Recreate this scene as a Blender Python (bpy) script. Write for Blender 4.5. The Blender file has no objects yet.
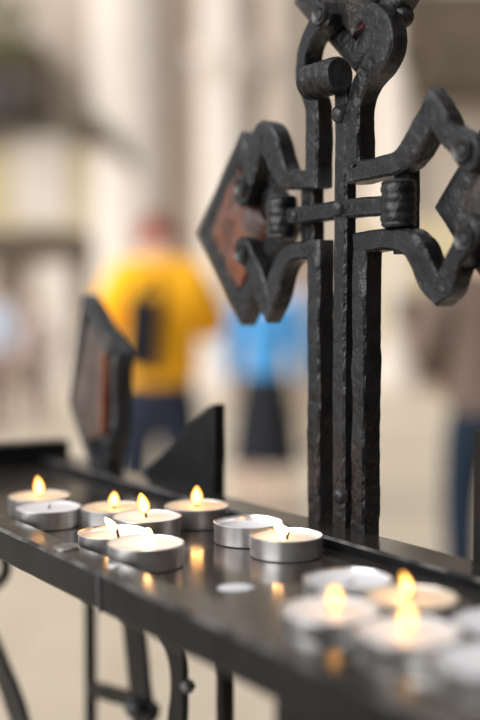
import bpy, bmesh, math, random
from mathutils import Vector, Matrix, noise
random.seed(7)
sc = bpy.context.scene
col = sc.collection
PI = math.pi
CAMH = 1.33                      # lens height above the floor
TH = math.radians(33.53)         # the stand runs away to the left at this angle
D = Vector((-math.sin(TH), math.cos(TH), 0))       # along the tray, away
N = Vector((-math.cos(TH), -math.sin(TH), 0))      # towards the front of the tray
ZT = CAMH - .1239                # tray surface
ZR = ZT + .006                   # rail top
AC, NC = .466, -.30              # the cross stands at the middle of the tray
def an(a, n, z=0): return Vector((D.x*a + N.x*n, D.y*a + N.y*n, z))
ROOT = an(AC, NC, 0)
ROTZ = math.pi/2 + TH

# ------------------------------------------------------------------ materials
def new_mat(name):
    m = bpy.data.materials.new(name); m.use_nodes = True
    nt = m.node_tree; b = nt.nodes['Principled BSDF']
    return m, nt, b
def noise_mix(nt, c1, c2, scale=20, detail=6, lo=.35, hi=.65, coord='Object'):
    tc = nt.nodes.new('ShaderNodeTexCoord'); nz = nt.nodes.new('ShaderNodeTexNoise')
    nz.inputs['Scale'].default_value = scale; nz.inputs['Detail'].default_value = detail
    nt.links.new(tc.outputs[coord], nz.inputs['Vector'])
    r = nt.nodes.new('ShaderNodeValToRGB'); r.color_ramp.elements[0].position = lo; r.color_ramp.elements[1].position = hi
    r.color_ramp.elements[0].color = (*c1, 1); r.color_ramp.elements[1].color = (*c2, 1)
    nt.links.new(nz.outputs['Fac'], r.inputs['Fac'])
    return tc, nz, r
def bump(nt, b, tc, scale, strength, dist=.001, coord='Object'):
    nz = nt.nodes.new('ShaderNodeTexNoise'); nz.inputs['Scale'].default_value = scale; nz.inputs['Detail'].default_value = 5
    nt.links.new(tc.outputs[coord], nz.inputs['Vector'])
    bp = nt.nodes.new('ShaderNodeBump'); bp.inputs['Strength'].default_value = strength; bp.inputs['Distance'].default_value = dist
    nt.links.new(nz.outputs['Fac'], bp.inputs['Height']); nt.links.new(bp.outputs['Normal'], b.inputs['Normal'])
def mat(name, c1, c2=None, scale=20, rough=.6, metal=0, bs=None, bstr=.4, bdist=.001, spec=.5, rough2=None, lo=.35, hi=.65, coat=0):
    m, nt, b = new_mat(name)
    b.inputs['Roughness'].default_value = rough; b.inputs['Metallic'].default_value = metal
    b.inputs['Specular IOR Level'].default_value = spec
    if coat: b.inputs['Coat Weight'].default_value = coat; b.inputs['Coat Roughness'].default_value = rough*.6
    tc, nz, r = noise_mix(nt, c1, c2 or c1, scale, lo=lo, hi=hi)
    nt.links.new(r.outputs['Color'], b.inputs['Base Color'])
    if rough2 is not None:
        mr = nt.nodes.new('ShaderNodeMapRange'); mr.inputs['To Min'].default_value = rough; mr.inputs['To Max'].default_value = rough2
        nt.links.new(nz.outputs['Fac'], mr.inputs['Value']); nt.links.new(mr.outputs['Result'], b.inputs['Roughness'])
    if bs: bump(nt, b, tc, bs, bstr, bdist)
    return m
M = {}
M['iron'] = mat('hammered_black_iron', (.0030,.0036,.0048), (.010,.0112,.0142), 60, .22, 0, 210, .85, .0016, .34, .44)
def hammered(m, scale, dist):
    nt=m.node_tree; b=nt.nodes['Principled BSDF']; tc=next(n for n in nt.nodes if n.type=='TEX_COORD')
    old=b.inputs['Normal'].links[0].from_node
    nz=nt.nodes.new('ShaderNodeTexNoise'); nz.inputs['Scale'].default_value=60; ad=nt.nodes.new('ShaderNodeMixRGB'); ad.inputs['Fac'].default_value=.012
    vo=nt.nodes.new('ShaderNodeTexVoronoi'); vo.feature='SMOOTH_F1'; vo.inputs['Scale'].default_value=scale; vo.inputs['Smoothness'].default_value=.35
    nt.links.new(tc.outputs['Object'],nz.inputs['Vector']); nt.links.new(tc.outputs['Object'],ad.inputs[1]); nt.links.new(nz.outputs['Color'],ad.inputs[2]); nt.links.new(ad.outputs[0],vo.inputs['Vector'])
    bp=nt.nodes.new('ShaderNodeBump'); bp.inputs['Strength'].default_value=.5; bp.inputs['Distance'].default_value=dist
    nt.links.new(vo.outputs['Distance'],bp.inputs['Height']); nt.links.new(old.outputs['Normal'],bp.inputs['Normal']); nt.links.new(bp.outputs['Normal'],b.inputs['Normal'])
hammered(M['iron'],115,.0012)
def edge_highlights(m, lo, hi, c, k):  # paints edge highlights as a paler base colour on convex edges
    nt=m.node_tree; b=nt.nodes['Principled BSDF']; src=b.inputs['Base Color'].links[0].from_socket
    ge=nt.nodes.new('ShaderNodeNewGeometry'); mr=nt.nodes.new('ShaderNodeMapRange'); mx=nt.nodes.new('ShaderNodeMixRGB')
    mr.inputs['From Min'].default_value=lo; mr.inputs['From Max'].default_value=hi; mr.inputs['To Max'].default_value=k
    nt.links.new(ge.outputs['Pointiness'],mr.inputs['Value']); nt.links.new(mr.outputs['Result'],mx.inputs['Fac'])
    nt.links.new(src,mx.inputs[1]); mx.inputs[2].default_value=(*c,1); nt.links.new(mx.outputs[0],b.inputs['Base Color'])
edge_highlights(M['iron'],.54,.62,(.075,.078,.085),.8)
M['iron_smooth'] = mat('burnished_iron', (.010,.0105,.012), (.020,.020,.023), 60, .28, 0, 200, .2, .0004, .5, .40)
M['iron_plain'] = mat('painted_black_iron', (.005,.0055,.0065), (.011,.011,.012), 40, .30, 0, 160, .3, .0008, .14, .42)
M['rail'] = mat('matt_black_rail_paint', (.006,.0065,.0075), (.013,.013,.014), 40, .30, 0, 110, .3, .0005, .10, .45)
M['rail_top'] = mat('hand_polished_rail_top', (.014,.013,.012), (.030,.027,.024), 40, .15, 0, 110, .16, .0003, .75, .25)
M['tray'] = mat('dark_polished_tray', (.022,.019,.017), (.045,.039,.035), 26, .11, 0, 140, .10, .00018, .5, .20)
M['rivet'] = mat('worn_steel_rivet', (.18,.17,.16), (.35,.33,.31), 90, .35, .8, 200, .3, .0006)
M['rail_edge'] = mat('steel_edge_highlight', (.02,.02,.021), (.16,.155,.15), 70, .34, .6, 120, .3, .0006, .5, .45, .38, .62)
M['weld'] = mat('scuffed_weld_bead', (.04,.04,.045), (.10,.10,.11), 90, .5, 0, 200, .4, .0006)
M['stone'] = mat('rust_red_enamel', (.030,.012,.010), (.19,.065,.032), 45, .38, 0, 120, .6, .002, .5, .55, .38, .68)
M['stone_red'] = mat('dark_stone_with_red', (.016,.013,.013), (.20,.014,.016), 40, .4, 0, 130, .8, .003, .4, .5, .60, .72)
M['stone_dark'] = mat('dark_relief_boss', (.020,.017,.017), (.12,.085,.07), 60, .4, 0, 130, .8, .003, .6, .5, .45, .7)
M['stone_brown'] = mat('brown_enamel', (.050,.034,.028), (.095,.066,.054), 30, .5, 0, 80, .3, .001)
M['stone_edge'] = mat('orange_red_enamel_strip', (.15,.025,.012), (.24,.085,.03), 25, .45)
M['alu'] = mat('spun_aluminium', (.86,.86,.88), (.95,.95,.96), 130, .25, 1.0, 260, .12, .0004, .5, .46)
def wax_mat(name, c, sss=.12):
    m, nt, b = new_mat(name)
    tc, nz, r = noise_mix(nt, tuple(x*.95 for x in c), c, 60)
    nt.links.new(r.outputs['Color'], b.inputs['Base Color'])
    b.inputs['Roughness'].default_value = .38
    b.inputs['Subsurface Weight'].default_value = sss; b.inputs['Subsurface Radius'].default_value = (.012,.007,.004)
    b.inputs['Subsurface Scale'].default_value = .5
    return m
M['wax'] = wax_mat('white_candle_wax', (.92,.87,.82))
M['wax_glow'] = wax_mat('painted_glow_wax', (.79,.64,.48), .3)  # peach flame glow on white wax, painted into the base colour
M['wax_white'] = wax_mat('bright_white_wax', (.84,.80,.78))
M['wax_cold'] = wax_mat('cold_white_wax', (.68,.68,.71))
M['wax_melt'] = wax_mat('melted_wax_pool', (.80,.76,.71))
M['wax_cold'].node_tree.nodes['Principled BSDF'].inputs['Roughness'].default_value = .85
M['wax_melt'].node_tree.nodes['Principled BSDF'].inputs['Roughness'].default_value = .08
M['wick'] = mat('charred_wick', (.010,.008,.007), (.03,.02,.015), 200, .9)
def flame_mat(name, base, top, s0, s1, alpha):
    m = bpy.data.materials.new(name); m.use_nodes = True; nt = m.node_tree
    for n_ in list(nt.nodes): nt.nodes.remove(n_)
    out = nt.nodes.new('ShaderNodeOutputMaterial'); em = nt.nodes.new('ShaderNodeEmission'); tr = nt.nodes.new('ShaderNodeBsdfTransparent')
    mx = nt.nodes.new('ShaderNodeMixShader'); tc = nt.nodes.new('ShaderNodeTexCoord'); sp = nt.nodes.new('ShaderNodeSeparateXYZ')
    rp = nt.nodes.new('ShaderNodeValToRGB'); mr = nt.nodes.new('ShaderNodeMapRange')
    rp.color_ramp.elements[0].color = (*base,1); rp.color_ramp.elements[1].color = (*top,1)
    mr.inputs['To Min'].default_value = s0; mr.inputs['To Max'].default_value = s1
    nt.links.new(tc.outputs['Generated'], sp.inputs[0]); nt.links.new(sp.outputs['Z'], rp.inputs['Fac']); nt.links.new(sp.outputs['Z'], mr.inputs['Value'])
    nt.links.new(rp.outputs['Color'], em.inputs['Color']); nt.links.new(mr.outputs['Result'], em.inputs['Strength'])
    mx.inputs['Fac'].default_value = alpha
    nt.links.new(tr.outputs[0], mx.inputs[1]); nt.links.new(em.outputs[0], mx.inputs[2]); nt.links.new(mx.outputs[0], out.inputs[0])
    return m
M['flame'] = flame_mat('candle_flame_mantle', (1,.33,.045), (1,.42,.06), 2.4, 3.0, .70)
M['flame_core'] = flame_mat('candle_flame_core', (1,.47,.12), (1,.47,.12), 21.0, 21.0, 1.0)
M['flame_pale'] = flame_mat('small_pale_flame', (1,.50,.16), (1,.50,.17), 24, 24, .92)

# ------------------------------------------------------------------ helpers
def obj(name, bm_or_me, material, parent=None, smooth=True, loc=None):
    if isinstance(bm_or_me, bmesh.types.BMesh):
        bmesh.ops.recalc_face_normals(bm_or_me, faces=bm_or_me.faces)
        me = bpy.data.meshes.new(name); bm_or_me.to_mesh(me); bm_or_me.free()
    else: me = bm_or_me
    if material: me.materials.clear(); me.materials.append(material)
    if smooth:
        me.polygons.foreach_set('use_smooth', [True]*len(me.polygons)); me.set_sharp_from_angle(angle=math.radians(40))
    o = bpy.data.objects.new(name, me); col.objects.link(o)
    if parent: o.parent = parent
    if loc is not None: o.location = loc
    return o
def tag(o, label=None, cat=None, group=None, kind=None):
    if label: o['label'] = label
    if cat: o['category'] = cat
    if group: o['group'] = group
    if kind: o['kind'] = kind
    return o
def empty(name, loc, rz=0):
    e = bpy.data.objects.new(name, None); e.empty_display_size = .05; col.objects.link(e)
    e.location = loc; e.rotation_euler = (0,0,rz); return e
def bevel_mod(o, w, seg=2):
    m = o.modifiers.new('bevel','BEVEL'); m.width = w; m.segments = seg; m.limit_method = 'ANGLE'; m.angle_limit = math.radians(40)
    return o
def add_box(bm, x0,x1,y0,y1,z0,z1):
    vs = [bm.verts.new((x,y,z)) for x in (x0,x1) for y in (y0,y1) for z in (z0,z1)]
    for f in ((0,1,3,2),(4,6,7,5),(0,4,5,1),(2,3,7,6),(0,2,6,4),(1,5,7,3)): bm.faces.new([vs[i] for i in f])
def box_bm(*a):
    bm = bmesh.new(); add_box(bm, *a); return bm
def lathe(bm, prof, seg=32, mx=None, close=False):
    """prof: (r, z) list; poles where r == 0"""
    mx = mx or Matrix()
    rings = []
    for r, z in prof:
        if r <= 1e-9: rings.append([bm.verts.new(mx @ Vector((0,0,z)))])
        else: rings.append([bm.verts.new(mx @ Vector((r*math.cos(2*PI*i/seg), r*math.sin(2*PI*i/seg), z))) for i in range(seg)])
    for A, B in zip(rings, rings[1:]):
        for i in range(seg):
            j = (i+1) % seg
            if len(A)==1 and len(B)==1: continue
            if len(A)==1: bm.faces.new((A[0],B[i],B[j]))
            elif len(B)==1: bm.faces.new((A[i],A[j],B[0]))
            else: bm.faces.new((A[i],A[j],B[j],B[i]))
    return bm
def prism(bm, poly, y0, y1):
    """poly in (x,z), extruded along y"""
    a = [bm.verts.new((x,y0,z)) for x,z in poly]; b = [bm.verts.new((x,y1,z)) for x,z in poly]
    bm.faces.new(a); bm.faces.new(b[::-1])
    for i in range(len(poly)):
        j = (i+1) % len(poly); bm.faces.new((a[i],b[i],b[j],a[j]))
    return bm
def catmull(pts, k=4):
    out = []
    for i in range(len(pts)-1):
        p0 = pts[max(i-1,0)]; p1 = pts[i]; p2 = pts[i+1]; p3 = pts[min(i+2,len(pts)-1)]
        for q in range(k):
            t = q/k
            out.append(tuple(.5*(2*b+(c-a)*t+(2*a-5*b+4*c-d)*t*t+(3*b-a-3*c+d)*t**3) for a,b,c,d in zip(p0,p1,p2,p3)))
    out.append(tuple(pts[-1])); return out
def strap(bm, runs, w, y0, y1, amp=.0003, seed=0, dense=.003):
    """A forged bar lying in the (x,z) plane between depths y0 (back) and y1 (front).
    runs: list of point lists (x,z[,w]) joined by mitred corners; inside a run the path is smooth."""
    path = []
    for r in runs:
        r = [(p[0],p[1],p[2] if len(p)>2 else w) for p in r]
        q = catmull(r, 5) if len(r) > 2 else r
        if path: q = q[1:] if (Vector(q[0][:2])-Vector(path[-1][:2])).length < 1e-7 else q
        path += q
    dn = [path[0]]
    for a, b in zip(path, path[1:]):
        L = math.hypot(b[0]-a[0], b[1]-a[1]); k = max(1, int(L/dense))
        for i in range(1, k+1): dn.append(tuple(x+(y-x)*i/k for x,y in zip(a,b)))
    path = dn
    c = .0013; yc, hy = (y0+y1)/2, (y1-y0)/2
    rings = []
    for i,(x,z,ww) in enumerate(path):
        def dr(a,b):
            v = Vector((b[0]-a[0], b[1]-a[1])); return v.normalized() if v.length>0 else Vector((1,0))
        d1 = dr(path[max(i-1,0)], path[i]) if i else dr(path[0],path[1])
        d2 = dr(path[i], path[i+1]) if i < len(path)-1 else d1
        t = (d1+d2); t = t.normalized() if t.length>1e-6 else d1
        k = 1/max(.5, t.dot(d1)); nrm = Vector((-t.y, t.x))
        hw = ww/2
        sec = [(-hw+c,hy),(0,hy),(hw-c,hy),(hw,hy-c),(hw,0),(hw,-hy+c),(hw-c,-hy),(0,-hy),(-hw+c,-hy),(-hw,-hy+c),(-hw,0),(-hw,hy-c)]
        ring = []
        for u,v in sec:
            p = Vector((x+nrm.x*u*k, yc+v, z+nrm.y*u*k))
            if amp:
                p += amp*noise.noise_vector(p*130+Vector((seed*7.3,0,0))) + amp*1.2*noise.noise_vector(p*45+Vector((0,seed*3.1,0)))
            ring.append(bm.verts.new(p))
        rings.append(ring)
    for A,B in zip(rings, rings[1:]):
        for i in range(12):
            j=(i+1)%12; bm.faces.new((A[i],A[j],B[j],B[i]))
    bm.faces.new(rings[0][::-1]); bm.faces.new(rings[-1])
    return bm

# ------------------------------------------------------------------ candle stand: local axes x = along, y = front, z = up
stand = empty('votive_candle_stand', (ROOT.x, ROOT.y, 0), ROTZ)
tag(stand, 'black wrought iron candle stand with a narrow tray, tall cross and scrolled legs', 'candle stand')
def la(a): return a-AC
def ln(n): return n-NC
NF0, NF1, NB0, NB1 = -.2175, -.2352, -.3515, -.3768      # front rail outer / inner, back rail inner / outer
A0, A1 = .10, .835
# tray sheet
o = bevel_mod(obj('tray', box_bm(la(A0+.002), la(A1-.002), ln(NB1+.002), ln(NF0-.002), ZT-.004, ZT), M['tray'], stand), .0006)
def rail(name, a0,a1,n0,n1,z0,z1, amp=.00035):
    bm = bmesh.new()
    L = la(a1)-la(a0)
    # subdivided box with slight forged waviness
    k = max(1,int(L/.008)); prev=None
    c=.0015
    for i in range(k+1):
        x = la(a0)+L*i/k; ya,yb = ln(n0),ln(n1)
        sec=[(ya+c,z0),(yb-c,z0),(yb,z0+c),(yb,(z0+z1)/2),(yb,z1-c),(yb-c,z1),((ya+yb)/2,z1),(ya+c,z1),(ya,z1-c),(ya,z0+c)]
        ring=[]
        for y,z in sec:
            p=Vector((x,y,z)); p+=Vector((0,1,1))*0+amp*noise.noise_vector(p*60); ring.append(bm.verts.new(p))
        if prev:
            for q in range(len(sec)):
                r=(q+1)%len(sec); bm.faces.new((prev[q],prev[r],ring[r],ring[q]))
        else: bm.faces.new(ring[::-1])
        prev=ring
    bm.faces.new(prev)
    o = obj(name, bm, M['rail'], stand)
    o.data.materials.append(M['rail_top']); o.data.materials.append(M['rail_edge'])          # the upper face is worn smooth and greasy with wax
    for p in o.data.polygons:
        if p.normal.z > .9: p.material_index = 1
        elif p.normal.z > .4: p.material_index = 2   # bevel highlight painted into the edges as paler, rubbed steel
    return o
rail('front_rail', A0, A1, NF1, NF0, ZT-.0118, ZR)
rail('back_rail', A0, A1, NB1, NB0, ZT-.012, ZR)
bevel_mod(obj('end_rail', box_bm(la(A1-.016), la(A1+.004), ln(NB1), ln(NF0), ZT-.016, ZR+.012), M['iron_plain'], stand), .0015)
bevel_mod(obj('end_rail', box_bm(la(A0-.004), la(A0+.014), ln(NB1), ln(NF0), ZT-.016, ZR+.002), M['iron_plain'], stand), .0015)
# worn rivet on the front rail and the welded joint down its face
bm = lathe(bmesh.new(), [(0,0),(.0068,0),(.0068,.0006),(.0062,.0013),(.0045,.0010),(.0028,.0016),(0,.0019)], 24)
o = obj('rivet', bm, M['rivet'], stand, loc=(la(.4985), ln(-.2270), ZR-.0002)); o['label'] = 'round worn steel rivet head'
bm = bmesh.new()
strap(bm, [[(0,0),(0.0006,-.008),(-.0004,-.0170)]], .0016, -.0004, .0004, .0003, 3, .0015)
o = obj('weld_bead', bm, M['weld'], stand, loc=(la(.4420), ln(NF0), ZR-.0006)); o['label'] = 'pale scuffed weld bead down the rail face'
# legs, feet, lower stretchers
LEGW = .0075
for a in (.18, .7526):
    for n in (-.232, -.362):
        lg = bevel_mod(obj('leg', box_bm(la(a)-LEGW/2, la(a)+LEGW/2, ln(n)-LEGW/2, ln(n)+LEGW/2, .004, ZT-.004), M['iron_plain'], stand), .0012)
        bevel_mod(obj('foot', box_bm(la(a)-.022, la(a)+.022, ln(n)-.022, ln(n)+.022, 0, .006), M['iron_plain'], lg), .001)
for n in (-.232, -.362):
    bevel_mod(obj('stretcher', box_bm(la(.18), la(.7526), ln(n)-.003, ln(n)+.003, .22, .232), M['iron_plain'], stand), .001)
for a in (.18,.7526):
    bevel_mod(obj('stretcher', box_bm(la(a)-.003, la(a)+.003, ln(-.362), ln(-.232), .224, .236), M['iron_plain'], stand), .001)
# scrolled apron under the back of the tray (x,z) paths relative to the lens height
def ironbar(name, runs, w, n_c, t, seed=0, lab=None, amp=.0003, mt='iron_plain'):
    bm = bmesh.new()
    rr = [[(la(p[0]), CAMH+p[1], *(p[2:])) for p in r] for r in runs]
    strap(bm, rr, w, ln(n_c)-t/2, ln(n_c)+t/2, amp, seed)
    o = obj(name, bm, M[mt], stand)
    if lab: o['label'] = lab
    return o
ironbar('brace', [[(.7526,-.2885),(.71,-.281),(.665,-.2752),(.652,-.277)]], .0110, -.362, .008, 1)
bm = bmesh.new(); lathe(bm, [(0,-.0075),(.004,-.0065),(.0068,-.003),(.0075,0),(.0068,.003),(.004,.0065),(0,.0075)], 20)
obj('boss', bm, M['iron'], stand, loc=(la(.662), ln(-.352), CAMH-.274))
# curved leaf coming off the rail and running down to the stretcher
ironbar('scroll_bracket', [[(.73,-.131,.010),(.715,-.150,.012),(.690,-.200,.026),(.680,-.232,.029),(.6745,-.258,.029),(.668,-.290,.026),(.664,-.33,.013),(.668,-.40,.010),(.69,-.50,.008),(.73,-.58,.008),(.7526,-.62,.008)]], .016, -.362, .005, 2)
ironbar('scroll_bracket', [[(.605,-.130,.020),(.590,-.165,.024),(.575,-.195,.022),(.5655,-.212,.017),(.5640,-.228,.016),(.5660,-.245,.018),(.575,-.270,.013),(.595,-.31,.010),(.62,-.33,.008),(.64,-.31,.007),(.636,-.29,.006),(.622,-.288,.005)]], .014, -.33, .005, 3)
bm = bmesh.new(); lathe(bm, [(0,-.004),(.003,-.0035),(.005,0),(.003,.0035),(0,.004)], 16)
obj('scroll_stud', bm, M['iron'], stand, loc=(la(.5545), ln(-.33), CAMH-.2235))
for a in (.5145,):
    ironbar('upright_bar', [[(.5630,-.130),(.5630,-.60)]], .009, -.362, .009, 4)
# long scrolls sweeping from the tray end round the left legs
ironbar('end_scroll', [[(.765,-.130,.008),(.752,-.165,.008),(.741,-.187,.0085),(.775,-.205,.009),(.815,-.205,.010),(.80,-.225,.010)],[(.80,-.225,.010),(.775,-.240,.018),(.752,-.258,.022),(.730,-.274,.024),(.7085,-.296,.024),(.690,-.335,.022),(.684,-.375,.011),(.70,-.43,.010),(.7526,-.47,.008)]], .010, -.29, .006, 5)
# flat gusset under the near half of the front rail
bm = bmesh.new()
prism(bm, [(la(.3230),CAMH-.131),(la(.3235),CAMH-.150),(la(.312),CAMH-.185),(la(.29),CAMH-.225),(la(.25),CAMH-.25),(la(.18),CAMH-.26),(la(.18),CAMH-.131)], ln(-.2375), ln(-.2290))
bevel_mod(obj('gusset_plate', bm, M['iron_plain'], stand), .001)
# triangular fins behind the back rail, either side of the cross
def fin(poly):
    bm = bmesh.new(); prism(bm, [(la(a), CAMH+z) for a,z in poly], ln(-.3835), ln(-.3745))
    return bevel_mod(obj('fin', bm, M['iron_plain'], stand), .0012)
fin([(.5960,-.128),(.5960,-.0600),(.6035,-.0625),(.640,-.084),(.690,-.1165),(.700,-.128)])
fin([(.3683,-.128),(.3683,-.0553),(.3600,-.0575),(.325,-.080),(.275,-.112),(.265,-.128)])

# medallion: a bevelled plate with raised rim, enamel or stone centre
def plate_bm(poly, y0, y1, rim, rise):
    bm = bmesh.new(); cx = sum(p[0] for p in poly)/len(poly); cz = sum(p[1] for p in poly)/len(poly)
    def ring(k, y, dens=8):
        pts=[]
        for i,p in enumerate(poly):
            q=poly[(i+1)%len(poly)]
            for s in range(dens):
                f=s/dens; x=p[0]+(q[0]-p[0])*f; z=p[1]+(q[1]-p[1])*f
                v=Vector((cx+(x-cx)*k, y, cz+(z-cz)*k)); v+=.0005*noise.noise_vector(v*70); pts.append(bm.verts.new(v))
        return pts
    R=[ring(1,y0),ring(1,y1-.001),ring(.975,y1),ring(1-rim*.55,y1+rise*.6),ring(1-rim,y1),ring(1-rim-.03,y1-.003)]
    n=len(R[0])
    for A,B in zip(R,R[1:]):
        for i in range(n):
            j=(i+1)%n; bm.faces.new((A[i],A[j],B[j],B[i]))
    bm.faces.new(R[0][::-1]); bm.faces.new(R[-1])
    return bm
def stone_bm(poly, k, y, rise, seed):
    bm = bmesh.new(); cx = sum(p[0] for p in poly)/len(poly); cz = sum(p[1] for p in poly)/len(poly)
    rings=[]; dens=10
    for f,h in ((k,0),(k*.97,rise*.35),(k*.8,rise*.62),(k*.6,rise*.82),(k*.4,rise*.94),(k*.2,rise)):
        pts=[]
        for i,p in enumerate(poly):
            q=poly[(i+1)%len(poly)]
            for s in range(dens):
                g=s/dens; x=p[0]+(q[0]-p[0])*g; z=p[1]+(q[1]-p[1])*g
                v=Vector((cx+(x-cx)*f, y+h, cz+(z-cz)*f)); v.y += rise*.35*noise.noise(v*110+Vector((seed,0,0)))*(1 if h else 0)
                pts.append(bm.verts.new(v))
        rings.append(pts)
    n=len(rings[0])
    for A,B in zip(rings,rings[1:]):
        for i in range(n):
            j=(i+1)%n; bm.faces.new((A[i],A[j],B[j],B[i]))
    bm.faces.new(rings[-1]); bm.faces.new(rings[0][::-1])
    return bm

# finial standing on the far corner of the back rail
fp = [(.7703,.012),(.7985,-.0730),(.7560,-.1250),(.7340,-.1250),(.7163,-.0885),(.7141,-.0305)]
fp = [(la(a), CAMH+z) for a,z in fp]
fin_o = obj('corner_finial', plate_bm(fp, ln(-.379), ln(-.3655), .20, .003), M['iron'], stand)
fin_o['label'] = 'six-sided finial plate on the far back corner'
PANEL = [(.7615,-.0091),(.7895,-.0743),(.7646,-.1009),(.7338,-.0934),(.7234,-.0453),(.7263,-.0205)]
pp = [(la(a), CAMH+z) for a,z in PANEL]
s = obj('enamel_panel', stone_bm(pp, 1.0, ln(-.3662), .003, 3), M['stone_brown'], fin_o); s['label'] = 'dull brown enamel panel'
bm = bmesh.new(); prism(bm, [(la(.7240),CAMH-.030),(la(.7270),CAMH-.030),(la(.7310),CAMH-.090),(la(.7280),CAMH-.090)], ln(-.3655), ln(-.3605))
o = obj('enamel_edge', bm, M['stone_edge'], fin_o); o['label'] = 'orange-red enamel strip'
for a,z in ((.7195,-.030),(.7235,-.097),(.741,-.116)):
    bm = lathe(bmesh.new(), [(0,-.003),(.0042,-.003),(.0042,0),(.003,.0022),(0,.003)], 14, Matrix.Rotation(-PI/2,4,'X'))
    obj('finial_rivet', bm, M['iron'], fin_o, loc=(la(a), ln(-.3625), CAMH+z))

# ------------------------------------------------------------------ the cross (a part of the stand with its own pieces)
CZ = CAMH + .0547
YF = ln(-.372)                      # front faces
def mm(pts): return [(p[0]*.001, CZ+p[1]*.001, *( [p[2]*.001] if len(p)>2 else [])) for p in pts]
bm = bmesh.new()
strap(bm, [mm([(0,-182),(0.4,-90),(-.3,0),(0,66)])], .0105, YF-.0090, YF-.0005, .0003, 11)
strap(bm, [mm([(57,-1.5),(0,-.6),(-47,-1.5)])], .0100, YF-.0085, YF-.0002, .0003, 12)
cross = obj('cross', bm, M['iron'], stand)
cross['label'] = 'hammered iron cross with looped arms and stud-riveted lozenges'
W = .011
def cstrap(runs, seed, y0=YF-.0125, y1=YF):
    bm = bmesh.new(); strap(bm, [mm(r) for r in runs], W, y0, y1, .00055, seed)
    return obj('strap', bm, M['iron'], cross)
# upper right: top lobe, post, corner, arm, peak, lobe
cstrap([[(-17,99,6),(-21,98.5,10),(-26,95.5,14),(-31,89.5,16),(-33,82,17.5),(-30,75.5,16.5),(-24,70,13.5),(-17.5,64.5,12),(-13,58,11.5),(-11.5,50,11),(-11.5,34,11),(-11.5,18)],
        [(-11.5,18),(-32,18.4),(-43,19.2),(-51.5,22.5,12.5),(-58.5,29,14),(-64,35.5,14.5),(-69.5,42,15)],
        [(-69.5,42,15),(-74.5,36.5,13),(-79.5,30,11.5),(-87,24.5,12.5),(-93,19.5,15),(-97,14,13),(-99,11,8)]], 21)
# upper left
cstrap([[(11,109,9),(15.5,105.7,15),(23,101.5,12.5),(30,95,11),(34.5,86,11),(34.5,76,11),(30,67,11),(26,59,11),(25,50,11),(25,18.5)],
        [(25,18.5),(42,19),(52,22,12),(60,32,15),(66,42,18),(73,47.5,19),(80,42,18),(85,32,14),(89,25,12.5),(93,19.5,15),(97,14,13),(99,11,8)]], 22)
# lower right
cstrap([[(-16.2,-186),(-16.8,-90),(-17,-19.2)],
        [(-17,-19.2),(-36,-18.8),(-47,-19.2,11.5),(-55,-21.5,13),(-61,-27.5,14),(-65.5,-36,14),(-70.5,-41.5,14),(-75.5,-45,14)],
        [(-75.5,-45,14),(-81,-41,13),(-86,-31,11.5),(-91,-26,12.5),(-95,-21.5,15),(-98,-16,13),(-100,-12,8)]], 23)
# lower left
cstrap([[(22,-186),(22.5,-90),(23.2,-21)],
        [(23.2,-21),(40,-21),(49,-24,11),(57,-32,12.5),(63,-42,15),(69,-50,16)],
        [(69,-50,16),(75,-43,14),(80,-33,12),(87,-26,12.5),(93,-20.5,15),(97,-15,13),(99,-12,8)]], 24)
# collars: ridged rolled clips tying the straps together
def collar(loc, r, L, axis, name='collar'):
    prof=[(0,-L/2),(r*.86,-L/2),(r*.97,-L/2+.0012)]
    k=4
    for i in range(k):
        z0=-L/2+.002+(L-.004)*i/k; z1=-L/2+.002+(L-.004)*(i+1)/k
        prof += [(r*.93,z0+.0002),(r*1.0,z0+(z1-z0)*.3),(r*1.0,z0+(z1-z0)*.7),(r*.93,z1-.0002)]
    prof += [(r*.97,L/2-.0012),(r*.86,L/2),(0,L/2)]
    mx = Matrix() if axis=='Z' else Matrix.Rotation(PI/2,4,'Y')
    bm = lathe(bmesh.new(), prof, 36, mx)
    for v in bm.verts: v.co += .0003*noise.noise_vector(v.co*200)
    return obj(name, bm, M['iron'], cross, loc=loc)
collar((-.0450, YF-.003, CZ-.0012), .0092, .0235, 'Z')
collar((.0560, YF-.003, CZ-.0012), .0092, .0245, 'Z')
collar((.0055, YF+.0055, CZ+.0690), .0096, .0275, 'X')
for s,x in ((0,-.0395),(1,.0400)):
    bm=bmesh.new(); strap(bm, [[(x,CZ-.026),(x,CZ+.024)]], .012, YF-.018, YF-.0085, .0003, 30+s)
    obj('tie_bar', bm, M['iron'], cross)
# rivets and washers
def dome(name, s, h, r, y=YF, par=cross):
    bm = lathe(bmesh.new(), [(0,-.002),(r,-.002),(r,.0006),(r*.85,r*.45),(r*.5,r*.72),(0,r*.8)], 18, Matrix.Rotation(-PI/2,4,'X'))
    return obj(name, bm, M['iron'], par, loc=(s*.001, y, CZ+h*.001))
dome('rivet', 0, 0, .0046, YF-.0002); dome('rivet', 0, 50, .0048, YF-.0005); dome('rivet', 40, -1, .0030, YF-.0002); dome('rivet', -2, -155, .0046, YF-.0005)
for s,h in ((-93,19.5),(-95,-21.5),(93,19.5),(93,-20.5),(15.5,105.7)):
    bm = lathe(bmesh.new(), [(0,-.001),(.0062,-.001),(.0062,.0012),(.0054,.0024),(.0044,.0020),(.0030,.0006),(.0024,.0018),(0,.0022)], 22, Matrix.Rotation(-PI/2,4,'X'))
    obj('washer', bm, M['iron_smooth'], cross, loc=(s*.001, YF+.0001, CZ+h*.001))
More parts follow.
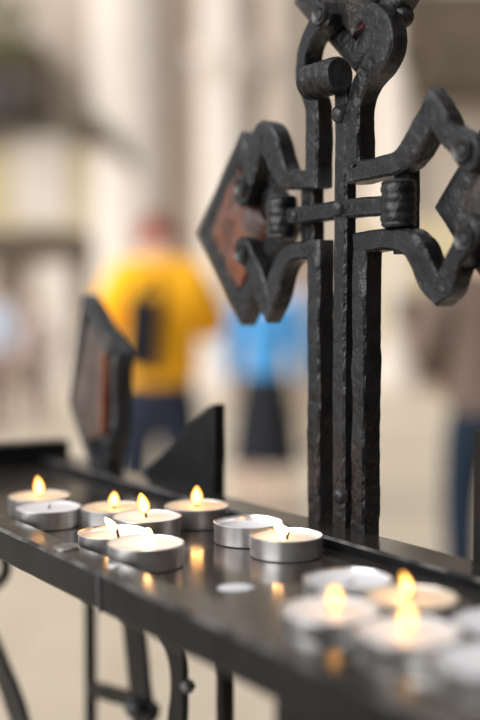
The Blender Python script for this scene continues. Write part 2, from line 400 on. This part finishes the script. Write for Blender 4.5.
# lozenges at the arm ends
def lozenge(cx, cz, hw, hh, stone, seed, lab):
    poly=[(x*.001, CZ+z*.001) for x,z in ((cx-hw,cz),(cx,cz+hh),(cx+hw,cz),(cx,cz-hh))]
    o = obj('lozenge', plate_bm(poly, YF-.0245, YF-.0125, .34, .0025), M['iron'], cross)
    s = obj('boss', stone_bm(poly, .63, YF-.0135, .0075, seed), M[stone], o); s['label'] = lab
    return o
lozenge(115, -3.5, 53, 61, 'stone', 5, 'rust-red and orange rough boss')
lozenge(-111, -3.5, 51, 58.5, 'stone_dark', 9, 'dark rough relief boss')
lozenge(1, 124, 58, 51, 'stone_red', 14, 'dark red rough boss')
bm = bmesh.new(); bmesh.ops.create_uvsphere(bm, u_segments=16, v_segments=10, radius=.0062)
obj('knob', bm, M['iron'], cross, loc=(-.029, YF-.019, CZ+.098))

# ------------------------------------------------------------------ tealights
R_ = .0187
def cup_bm(h):
    r=R_
    prof=[(0,0),(.0174,0),(.0181,.0005),(.0183,.0014),(.0184,h-.0012),(.0187,h-.0005),(.0187,h),(.0183,h+.0002),(.0180,h-.0004),(.0179,h-.0030),(.0178,.0014),(.0165,.0008),(0,.0008)]
    bm=lathe(bmesh.new(), prof, 64)
    for v in bm.verts:
        if v.co.z>.0005:
            a=math.atan2(v.co.y,v.co.x); k=1+.004*noise.noise(Vector((math.cos(a)*2.5,math.sin(a)*2.5,v.co.z*90)))
            v.co.x*=k; v.co.y*=k
    return bm
def wax_bm(level, hollow, meniscus=.0006):
    rr=.0177
    prof=[(0,.0009),(.0164,.0009),(.0176,.0016),(rr,level+meniscus),(rr-.0006,level+meniscus*.6),(rr-.0018,level)]
    if hollow: prof += [(.0125,level-.0001),(.0110,level-.0008),(.004,level-.0010),(0,level-.0010)]
    else: prof += [(.008,level-.0001),(0,level-.0003)]
    return lathe(bmesh.new(), prof, 48)
def flame_bm(h, r, lean, flat=1.0, seg=20):
    bm=bmesh.new(); rings=[]; K=14
    for i in range(K+1):
        t=i/K
        rad=1.08*r*(math.sin(PI*min(1,t**.82))**.60)*(1.0-.30*max(0,t-.45))*(1 if t<1 else 0)
        if t in (0,1): rad=0
        c=Vector((lean[0]*t*t, lean[1]*t*t, h*t))
        if rad<1e-7: rings.append([bm.verts.new(c)])
        else: rings.append([bm.verts.new(c+Vector((rad*math.cos(2*PI*j/seg), rad*flat*math.sin(2*PI*j/seg),0))) for j in range(seg)])
    for A,B in zip(rings,rings[1:]):
        for i in range(seg):
            j=(i+1)%seg
            if len(A)==1: bm.faces.new((A[0],B[i],B[j]))
            elif len(B)==1: bm.faces.new((A[i],A[j],B[0]))
            else: bm.faces.new((A[i],A[j],B[j],B[i]))
    return bm
def wick_bm(h, bend):
    bm=bmesh.new(); rings=[]
    for i in range(6):
        t=i/5; c=Vector((bend[0]*t*t,bend[1]*t*t,h*t)); r=.00075*(1-.25*t)
        rings.append([bm.verts.new(c+Vector((r*math.cos(q*PI/4),r*math.sin(q*PI/4),0))) for q in range(8)])
    for A,B in zip(rings,rings[1:]):
        for i in range(8): bm.faces.new((A[i],A[(i+1)%8],B[(i+1)%8],B[i]))
    bm.faces.new(rings[0][::-1]); bm.faces.new(rings[-1])
    return bm
def tealight(a, n, h, level, label, flame=None, wick=None, wax='wax', hollow=False, group='tealights on the tray', glow=1.0, rz=0):
    p = an(a, n, ZT)
    t = empty('tealight_candle', p, rz); tag(t, label, 'candle', group)
    obj('cup', cup_bm(h), M['alu'], t)
    obj('wax', wax_bm(level, hollow), M[wax], t)
    wo=(0,0)
    if wick:
        wo=(wick[0],wick[1]); obj('wick', wick_bm(wick[2], (wick[3],wick[4])), M['wick'], t, loc=(wo[0],wo[1],level-.0012))
    if flame:
        fx,fy,fz,fh,fr,lx,ly = flame[:7]; pale = len(flame)>7
        f = obj('flame', flame_bm(fh, fr, (lx,ly), flame[8] if len(flame)>8 else 1), M['flame_pale' if pale else 'flame'], t, loc=(fx,fy,level+fz))
        if not pale:
            c = obj('flame_core', flame_bm(fh*.80, fr*.74, (lx*.62,ly*.62)), M['flame_core'], f, loc=(0,0,fh*.045))
        li = bpy.data.lights.new('flame_glow','POINT'); li.energy = .040*glow*(.45 if pale else 1); li.color=(1,.50,.19); li.shadow_soft_size=fr*.8
        lo = bpy.data.objects.new('flame_glow', li); col.objects.link(lo); lo.parent=t; lo.location=(fx+lx*.3,fy+ly*.3,level+fz+fh*.5)
    return t
wk=(0,0,.0048,.0006,0)
# a, n, cup height, wax level, label, flame (x,y,z above wax, height, radius, lean x, lean y[, pale, flatness])
tealight(.4468,-.3241,.0105,.0086,'lit tealight in sharp focus before the cross, small flame leaning left off a black wick',
         flame=(-.0012,.001,.0014,.0072,.0030,-.0056,.001,1,.8), wick=(.0004,-.0006,.0046,.0008,0), wax='wax_melt', glow=.8)
tealight(.4663,-.2542,.0112,.0106,'lit full tealight at the front rail, nearest of the left cluster, tiny pale flame',
         flame=(.0010,0,.0002,.0075,.0023,0,0,1,1), wick=(.001,0,.0030,0,0))
tealight(.5855,-.2557,.0105,.0100,'unlit white tealight at the left end, in front of a burning one', wax='wax_cold', wick=(0,0,.003,.001,0))
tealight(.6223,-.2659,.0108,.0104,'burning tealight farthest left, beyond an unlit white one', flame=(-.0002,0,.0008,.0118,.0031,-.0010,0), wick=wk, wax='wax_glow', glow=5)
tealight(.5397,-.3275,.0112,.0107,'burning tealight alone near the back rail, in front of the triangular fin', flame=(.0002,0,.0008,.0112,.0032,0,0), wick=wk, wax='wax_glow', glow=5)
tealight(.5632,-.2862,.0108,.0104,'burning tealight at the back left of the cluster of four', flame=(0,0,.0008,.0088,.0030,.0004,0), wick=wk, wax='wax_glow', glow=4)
tealight(.5255,-.2872,.0114,.0109,'burning tealight at the back right of the cluster of four, taller flame', flame=(-.0016,0,.0016,.0118,.0033,-.0018,0), wick=(-.0004,0,.0048,-.0008,0))
tealight(.5040,-.2561,.0098,.0066,'nearly burnt-out tealight with low clear wax and curled black wick beside the rail',
         flame=(-.0004,0,.0036,.0072,.0024,-.0042,0,1,1), wick=(.0024,0,.0072,-.0016,0), wax='wax_melt', hollow=True)
tealight(.4846,-.3264,.0108,.0072,'unlit half-empty tealight just left of the sharp one before the cross', wax='wax_cold', hollow=True, wick=(.012,-.004,.002,.003,0))
tealight(.3585,-.2921,.0106,.0092,'unlit tealight at the back of the blurred near group', wax='wax_cold', hollow=True, wick=(0,0,.002,.003,0))
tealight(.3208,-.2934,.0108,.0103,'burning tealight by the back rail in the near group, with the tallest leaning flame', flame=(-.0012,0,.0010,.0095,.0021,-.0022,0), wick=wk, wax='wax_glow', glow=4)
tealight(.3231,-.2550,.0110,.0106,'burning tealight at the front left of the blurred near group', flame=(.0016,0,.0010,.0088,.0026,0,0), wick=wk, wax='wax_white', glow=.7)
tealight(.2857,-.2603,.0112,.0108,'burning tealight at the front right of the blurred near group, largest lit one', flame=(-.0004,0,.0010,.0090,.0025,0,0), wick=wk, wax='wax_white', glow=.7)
tealight(.2771,-.2976,.0106,.0098,'unlit white tealight cut by the right edge, nearer the back rail', wax='wax_cold')
tealight(.2480,-.2625,.0106,.0101,'unlit white tealight cut by the right edge, nearest the front rail', wax='wax_cold')
# spilt wax
def blob(r1,r2,h,seed):
    bm=lathe(bmesh.new(), [(0,0),(r1*.97,0),(r1,h*.3),(r1*.9,h*.85),(r1*.6,h),(0,h*.95)], 28)
    for v in bm.verts:
        a=math.atan2(v.co.y,v.co.x); k=1+.12*noise.noise(Vector((math.cos(a)*1.5+seed,math.sin(a)*1.5,0)))
        v.co.x*=k; v.co.y*=k*r2/r1
    return bm
o=obj('wax_spill', blob(.0080,.0066,.0008,2), M['wax_cold'], loc=an(.4057,-.2667,ZT)); o.rotation_euler.z=.3
tag(o,'flat white disc of spilt wax on the bare tray below the sharp candle','wax spill')
o=obj('wax_spill', blob(.0036,.0033,.0016,6), M['wax_melt'], loc=an(.2662,-.2475,ZT))
tag(o,'small pale wax drop on the tray between the two nearest blurred candles','wax spill')
o=obj('wax_spill', blob(.0028,.0022,.0009,8), M['wax_melt'], loc=an(.4500,-.2285,ZR-.0001))
tag(o,'tiny pale wax speck on the front rail by the tiny-flame candle','wax spill')

# ------------------------------------------------------------------ people
def skin_obj(name, verts, edges, material, parent=None, sub=2, root=0):
    me = bpy.data.meshes.new(name); me.from_pydata([v[:3] for v in verts], edges, [])
    o = bpy.data.objects.new(name, me); col.objects.link(o)
    sk = o.modifiers.new('skin','SKIN'); ss = o.modifiers.new('sub','SUBSURF'); ss.levels = sub; ss.render_levels = sub
    for i,v in enumerate(verts):
        r = v[3]; d = me.skin_vertices[0].data[i]; d.radius = (r, v[4] if len(v)>4 else r); d.use_root = (i==root)
    dg = bpy.context.evaluated_depsgraph_get(); dg.update()
    m2 = bpy.data.meshes.new_from_object(o.evaluated_get(dg), preserve_all_data_layers=False, depsgraph=dg)
    bpy.data.objects.remove(o); m2.name = name
    return obj(name, m2, material, parent)
def cloth(name, c, c2=None, rough=.85): return mat(name, c, c2 or tuple(x*.8 for x in c), 9, rough, 0, 60, .3, .004, .25)
M['skin'] = mat('skin', (.55,.34,.25), (.60,.38,.29), 12, .55)
def person(x, y, H, face, label, hair, top, bottom, shoes, hem=.47, head_fwd=0, arm='down', hair_len=0, skirt=None, legw=1.0, bulk=1.0, sleeve=True, trousers=True, group=None, drop=0, shorts=None, shrug=0, hipw=1.0):
    """face: heading of the nose, radians about z (0 = +y, away from the lens)"""
    s = H/1.72
    V=[];Eg=[]
    def v(x_,y_,z_,r,r2=None):
        V.append((x_*s,y_*s,z_*s,r*s,(r2 or r)*s)); return len(V)-1
    def link(*ids):
        for a,b in zip(ids,ids[1:]): Eg.append((a,b))
    pel=v(0,0,.93,.112,.082); wai=v(0,.0,1.08,.112,.080); che=v(0,-.01,1.28,.150,.10); nk0=v(0,-.01,1.43,.07,.065)
    hf=head_fwd
    nk=v(0,.01+hf*.25,1.49,.052); jaw=v(0,.035+hf*.7,1.555-drop,.060,.07); hd=v(0,.02+hf*.95,1.635-drop,.078,.092); tp=v(0,.015+hf,1.70-hf*.2-drop,.05,.058)
    link(pel,wai,che,nk0,nk,jaw,hd,tp)
    hands=[]; armpts=[]; legpts=[]
    for sx in (-1,1):
        shx=sx*(.175+shrug*.5); sh=v(shx,-.01,1.405+shrug,.058)
        if arm=='down': el=(sx*.235,-.03,1.12); wr=(sx*.245,.05,.885)
        elif arm=='up': el=(sx*.238,.04,1.13); wr=(sx*.09,.24,1.22)
        elif arm=='out': el=(sx*.275,-.04,1.13); wr=(sx*.17,.16,1.02)
        else: el=(sx*.25,-.02,1.13); wr=(sx*.14,.22,1.10)
        e=v(*el,.042); w=v(*wr,.027)
        dirv=(Vector(wr)-Vector(el)).normalized()
        pm=Vector(wr)+dirv*.06; pa=v(*pm,.036,.018)
        link(che,sh,e,w,pa); armpts.append(((shx,-.01,1.405+shrug),el,wr))
        side=Vector((0,1,0)) if abs(dirv.z)>.5 else Vector((0,0,1))
        side=(side-dirv*side.dot(dirv)).normalized()
        for k,(off,L) in enumerate(((-.027,.066),(-.009,.078),(.009,.074),(.027,.058))):
            b=pm+dirv*.032+side*off; m_=b+dirv*L*.5+Vector((-sx*.006,0,0)); t_=b+dirv*L+Vector((-sx*.02,0,0))
            i1=v(*b,.0095);i2=v(*m_,.009);i3=v(*t_,.0075); link(pa,i1,i2,i3)
        b=pm+side*.036-dirv*.02; t_=b+side*.02+dirv*.045; i1=v(*b,.011);i2=v(*t_,.009); link(pa,i1,i2)
        hp=v(sx*.09,0,.88,.085); kn=v(sx*.10,.02,.49,.058); an_=v(sx*.10,-.02,.09,.04); to=v(sx*.11,.13,.035,.034,.03)
        link(pel,hp,kn,an_,to); legpts.append(((sx*.09,0,.88),(sx*.10,.02,.49),(sx*.10,-.02,.09),(sx*.11,.13,.04)))
    body = skin_obj('person', V, Eg, M['skin'])
    body.location=(x,y,0); body.rotation_euler=(0,0,face)
    tag(body,label,'person',group)
    def part(name, pts, edges, m_, sub=2):
        return skin_obj(name, [(a*s,b*s,c*s,r*s,(q[0] if q else r)*s) for a,b,c,r,*q in pts], edges, m_, body, sub)
    # jacket / shirt
    T=[(0,0,.93-(.47-hem)*-1*0,.150*bulk,.118*bulk),(0,0,1.08,.152*bulk,.115*bulk),(0,-.01,1.28,.175*bulk,.128*bulk),(0,-.01,1.42,.10,.085)]
    hemz=.93-(hem-.47) if hem!=.47 else .80
    T[0]=(0,0,hemz,.158*bulk*hipw,.122*bulk*hipw)
    E_=[(0,1),(1,2),(2,3)]
    for sx,(sh,el,wr) in zip((-1,1),armpts):
        b=len(T); T+= [(*sh,.078*bulk),(*el,.066*bulk)]; E_+=[(2,b),(b,b+1)]
        if sleeve: T.append((wr[0]*.98,wr[1]*.98,wr[2]+.01,.046)); E_.append((b+1,b+2))
    part('top', T, E_, M[top])
    # trousers
    T=[(0,0,1.0,.140,.108),(0,0,.93,.150,.122),(0,0,.87,.150,.125)]; E_=[(0,1),(1,2)]
    for (hp,kn,ak,to) in legpts:
        b=len(T)
        if trousers: T+=[(hp[0]*1.02,hp[1],.76,.092*legw),(kn[0],kn[1],kn[2],.078*legw),(ak[0],ak[1],ak[2],.062*legw)]; E_+=[(2,b),(b,b+1),(b+1,b+2)]
        else: T+=[(hp[0],hp[1],.80,.098),(kn[0]*1.02,kn[1],.62,.085)]; E_+=[(2,b),(b,b+1)]
    if skirt is None: part('trousers', T, E_, M[bottom])
    else:
        z0,z1=skirt; bm=lathe(bmesh.new(), [(0,z1*s+.02),(.14*s,z1*s+.02),(.15*s,z1*s),(.19*s,(z0*.35+z1*.65)*s),(.235*s,z0*s),(.225*s,z0*s),(0,z0*s+.03)], 32)
        for q in bm.verts: q.co.y*=.8; q.co.x*=1+.02*noise.noise(q.co*6)
        obj('skirt', bm, M[bottom], body)
    if shorts:
        z0,z1,mm_=shorts; q=[(0,0,z1,.155*hipw,.130*hipw)]; ee=[]
        for (hp,kn,ak,to) in legpts:
            b=len(q); q+=[(hp[0],hp[1],.86,.124),(hp[0]*.95,.01,z0,.118)]; ee+=[(0,b),(b,b+1)]
        part('shorts', q, ee, M[mm_])
    for (hp,kn,ak,to) in legpts:
        part('shoe', [(ak[0],ak[1]-.03,.05,.045,.045),(ak[0],ak[1]+.06,.045,.046,.042),(to[0],to[1]+.01,.036,.042,.032)], [(0,1),(1,2)], M[shoes], 1)
    # hair
    bm=bmesh.new(); bmesh.ops.create_uvsphere(bm,u_segments=24,v_segments=16,radius=.1)
    c0=Vector((0,.012+hf*.95,1.630-drop))
    for q in bm.verts:
        d_=q.co/.1; front=max(0,d_.y)
        low=max(-.55+.95*front, d_.z)                    # hairline: high over the face, low at the nape
        q.co=Vector((d_.x*.092,d_.y*.108-.004,low*.098+.004))*(1+.04*noise.noise(d_*5))
        if hair_len and d_.z<-.1 and d_.y<.15: q.co.z-=hair_len*min(1,-d_.z*1.3); q.co.y-=.015
        q.co=(q.co+c0)*s
    obj('hair',bm,M[hair],body)
    # face details
    fy=.02+hf*.95+.085
    for sx in (-1,1):
        bm=bmesh.new(); bmesh.ops.create_uvsphere(bm,u_segments=10,v_segments=8,radius=.011*s); obj('eye',bm,M['eye'],body,loc=(sx*.031*s,fy*s,(1.625-drop)*s))
        bm=bmesh.new(); bmesh.ops.create_uvsphere(bm,u_segments=10,v_segments=8,radius=.028*s)
        for q in bm.verts: q.co.x*=.35; q.co.y*=.65
        obj('ear',bm,M['skin'],body,loc=(sx*.080*s,(.01+hf*.9)*s,(1.615-drop)*s))
    bm=bmesh.new(); bmesh.ops.create_cone(bm,cap_ends=True,segments=10,radius1=.016*s,radius2=.006*s,depth=.042*s); obj('nose',bm,M['skin'],body,loc=(0,(fy+.008)*s,(1.597-drop)*s))
    bm=bmesh.new(); bmesh.ops.create_uvsphere(bm,u_segments=12,v_segments=6,radius=.022*s)
    for q in bm.verts: q.co.z*=.28; q.co.y*=.4
    obj('mouth',bm,M['lips'],body,loc=(0,(fy-.006)*s,(1.562-drop)*s))
    return body
M['eye']=mat('eye',(.04,.03,.025)); M['lips']=mat('lips',(.42,.16,.14))
M['hair_red']=mat('auburn_hair',(.20,.040,.024),(.26,.055,.032),30,.6); M['hair_dark']=mat('dark_hair',(.03,.02,.015),(.05,.03,.02),30,.6); M['hair_brown']=mat('brown_hair',(.10,.06,.035),(.14,.085,.05),30,.6)
M['yellow']=cloth('yellow_jacket',(1.0,.50,.018),(1.0,.47,.016)); M['navy']=cloth('navy_trousers',(.018,.024,.045)); M['blue']=cloth('blue_top',(.07,.30,.62)); M['black']=cloth('black_skirt',(.012,.013,.018))
M['paleblue']=cloth('pale_blue_shirt',(.42,.52,.70)); M['beige']=cloth('beige_trousers',(.50,.42,.33)); M['brown']=cloth('brown_coat',(.15,.11,.092)); M['denim']=cloth('blue_jeans',(.007,.018,.036))
M['pink']=cloth('pale_pink_top',(.62,.50,.47)); M['mauve']=cloth('grey_brown_trousers',(.22,.16,.14)); M['shoe']=cloth('dark_shoes',(.03,.025,.022)); M['greyleg']=cloth('grey_leggings',(.20,.20,.23)); M['greyblue']=cloth('grey_blue_top',(.42,.46,.55))
def bgx(px, D_): return (px-240)/1100*D_
person(bgx(158,4.9),4.9,1.88,.12,'person seen from behind in a bright yellow jacket and dark navy trousers','hair_red','yellow','navy','shoe',head_fwd=.13,drop=.115,arm='up',bulk=1.2,hem=.575,shrug=-.06,hipw=.95)
person(bgx(265,7.0),7.0,1.66,-.3,'person in a blue top and black skirt with bare legs','hair_dark','blue','black','shoe',skirt=(.36,.93),arm='down',trousers=False,hair_len=.1,bulk=.92)
person(bgx(302,10),10,1.78,.4,'person in a pale blue shirt beyond the cross posts','hair_brown','paleblue','beige','shoe')
person(bgx(488,4.5),4.5,1.76,.10,'person in a long brown coat and blue jeans at the right edge','hair_brown','brown','denim','shoe',arm='out',hem=.60,bulk=1.25,legw=1.05)
person(bgx(36,13),13,1.45,.6,'child in a pale pink top far off at the left','hair_brown','pink','mauve','shoe')
person(bgx(-3,12),12,1.66,2.6,'person in a grey-blue top far off at the left edge','hair_dark','greyblue','mauve','shoe')
# shoulder bag against the yellow jacket
bm=bmesh.new(); prism(bm,[(-.075,-.15),(.068,-.16),(.080,-.11),(.062,.15),(.045,.165),(-.070,.165),(-.085,.14)],-.045,.045)
bag=bevel_mod(obj('shoulder_bag',bm,M['black']),.015,3); bag.location=(bgx(143,4.70),4.712,1.33-.105); bag.rotation_euler=(0,.12,.1)
tag(bag,'small black bag slung on the back of the yellow jacket','bag')
bm=bmesh.new(); strap(bm,[[(-.04,.12),(-.03,.20),(.02,.25),(.05,.24),(.05,.12)]],.022,-.004,.004,0)
obj('bag_strap',bm,M['black'],bag)

# ------------------------------------------------------------------ the church round it
def struct(name, bm, m, smooth=False): return tag(obj(name,bm,m,None,smooth),kind='structure')
def floor_mat():
    m,nt,b=new_mat('stone_flags'); tc=nt.nodes.new('ShaderNodeTexCoord'); br=nt.nodes.new('ShaderNodeTexBrick')
    br.inputs['Color1'].default_value=(.62,.535,.42,1); br.inputs['Color2'].default_value=(.56,.48,.375,1); br.inputs['Mortar'].default_value=(.45,.37,.28,1)
    br.inputs['Scale'].default_value=1.0; br.inputs['Mortar Size'].default_value=.012; br.inputs['Brick Width'].default_value=.9; br.inputs['Row Height'].default_value=.6
    nt.links.new(tc.outputs['Object'],br.inputs['Vector']); nt.links.new(br.outputs['Color'],b.inputs['Base Color']); b.inputs['Roughness'].default_value=.55
    return m
WY=19.0
def wx(px): return (px-240)/1100*WY
def wz(py): return CAMH+(310-py)/1100*WY
struct('floor', box_bm(-14,14,-6,WY+.5,-.2,0), floor_mat())
M['stone_wall']=mat('pale_limestone',(.42,.355,.295),(.48,.41,.345),1.2,.9,0,8,.3,.01)
M['stone_pale']=mat('cream_limestone',(.56,.50,.445),(.62,.56,.50),1.5,.9,0,8,.3,.01)
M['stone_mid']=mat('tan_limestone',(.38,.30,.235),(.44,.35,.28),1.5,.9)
M['timber']=mat('dark_oak',(.050,.033,.020),(.085,.058,.036),2,.6)
M['timber_deep']=mat('black_oak',(.018,.012,.009),(.030,.020,.015),2,.6)
M['gold']=mat('limewash_and_lit_opening',(.46,.385,.23),(.51,.43,.28),1.5,.9)
M['leaf']=mat('garland_leaves',(.05,.065,.03),(.32,.29,.10),6,.8,lo=.4,hi=.6)
struct('wall_back', box_bm(-14,14,WY,WY+.4,0,11), M['stone_wall'])
nt_=[0]
def trim(bm,m,smooth=False):
    nt_[0]+=1; return struct('trim_%d'%nt_[0],bm,M[m],smooth)
def shaft(px0,px1,z0,z1,m,y=WY-.1):
    x0,x1=wx(px0),wx(px1); bm=bmesh.new()
    lathe(bm,[(0,z0),((x1-x0)/2*1.25,z0),((x1-x0)/2*1.25,z0+.35),((x1-x0)/2*1.08,z0+.5),((x1-x0)/2,z0+.6),((x1-x0)/2,z1),(0,z1)],24)
    o=trim(bm,m,True); o.location=((x0+x1)/2,y,0); return o
shaft(92,168,0,11,'stone_pale'); shaft(198,250,0,11,'stone_pale'); shaft(262,296,0,11,'stone_wall'); shaft(372,412,0,11,'stone_pale')
# capital band round the second shaft
bm=lathe(bmesh.new(),[(0,-.30),(.45,-.30),(.52,-.1),(.66,.12),(.72,.26),(.72,.34),(0,.34)],24); o=trim(bm,'stone_pale',True); o.location=(wx(228),WY-.1,wz(78))
# dark reveals between the shafts
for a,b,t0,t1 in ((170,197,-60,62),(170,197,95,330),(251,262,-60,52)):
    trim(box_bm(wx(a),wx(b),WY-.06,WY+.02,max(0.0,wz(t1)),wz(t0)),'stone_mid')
# left bay: carved canopy, garland, lit opening below painted as bright yellow and cream slabs
trim(box_bm(wx(-80),wx(52),WY-1.0,WY+.1,wz(122),wz(58)),'timber')
trim(box_bm(wx(-80),wx(36),WY-1.1,WY+.1,wz(128),wz(92)),'timber_deep')
bm=bmesh.new(); prism(bm,[(wx(78),wz(122)),(wx(92),wz(118)),(wx(112),wz(132)),(wx(140),wz(168)),(wx(132),wz(172)),(wx(105),wz(150)),(wx(82),wz(142))],WY-.9,WY+.05); trim(bm,'timber')
trim(box_bm(wx(-60),wx(92),WY-.3,WY+.05,wz(232),wz(150)),'gold')
trim(box_bm(wx(20),wx(72),WY-.34,WY-.25,wz(226),wz(140)),'stone_pale')
trim(box_bm(wx(-60),wx(96),WY-.5,WY+.05,wz(262),wz(240)),'timber')
for a,b in ((42,74),(-20,-2)): trim(box_bm(wx(a),wx(b),WY-.45,WY+.05,0,wz(244)),'stone_pale')
# right bay: timber gallery and yellow limewashed wall below
trim(box_bm(wx(408),wx(640),WY-1.4,WY+.05,wz(104),wz(16)),'timber')
trim(box_bm(wx(392),wx(420),WY-1.2,WY+.05,wz(72),wz(14)),'timber')
trim(box_bm(wx(365),wx(470),WY-.4,WY+.05,wz(338),wz(222)),'gold')
trim(box_bm(wx(392),wx(425),WY-.7,WY+.05,wz(326),wz(296)),'timber')
# garland hung on the canopy
bm=bmesh.new()
for i in range(220):
    c=Vector((random.uniform(wx(-40),wx(48)),WY-1.15+random.uniform(-.1,.1),random.uniform(wz(72),wz(20))))
    if (c.x-wx(20))**2/.6+(c.z-wz(44))**2/.22>1.3: continue
    u=Vector((random.uniform(-1,1),random.uniform(-1,1),random.uniform(-1,1))).normalized()*.13; w_=u.orthogonal().normalized()*.05
    q=[bm.verts.new(c+k) for k in (-u,w_,u,-w_)]; bm.faces.new(q)
o=obj('garland',bm,M['leaf'],None,False); tag(o,'yellow-green leafy garland above the dark canopy at upper left','garland')
# unseen dark walls added behind and right of the lens to darken reflections
struct('shade_wall_behind', box_bm(-1.6,3.2,-3.3,-3.0,0,4.5), M['timber'])
struct('shade_wall_right', box_bm(3.2,3.5,-6,9.5,0,7), M['timber'])
# ------------------------------------------------------------------ light
w=bpy.data.worlds.new('World'); sc.world=w; w.use_nodes=True
bg=w.node_tree.nodes['Background']; bg.inputs[0].default_value=(.97,.985,1.0,1); bg.inputs[1].default_value=.68
sun=bpy.data.lights.new('sun','SUN'); sun.energy=4.1; sun.angle=math.radians(60); sun.color=(1,.965,.92)
so=bpy.data.objects.new('sun',sun); col.objects.link(so); so.rotation_euler=Vector((.74,.55,-.42)).to_track_quat('-Z','Y').to_euler()
# ------------------------------------------------------------------ camera
cam=bpy.data.cameras.new('camera'); co=bpy.data.objects.new('camera',cam); col.objects.link(co); sc.camera=co
co.location=(0,0,CAMH); pitch=math.atan(50/1100); co.rotation_euler=(PI/2-pitch,0,0)
cam.sensor_fit='VERTICAL'; cam.sensor_height=36; cam.lens=55; cam.clip_start=.02
cam.dof.use_dof=True; cam.dof.focus_distance=.575; cam.dof.aperture_fstop=2.7
sc.view_settings.view_transform='Standard'; sc.view_settings.look='None'; sc.view_settings.gamma=1; sc.view_settings.exposure=.14
sc.view_settings.use_curve_mapping=False
sc.cycles.use_denoising=True; sc.cycles.max_bounces=8; sc.cycles.transparent_max_bounces=12; sc.cycles.sample_clamp_indirect=25
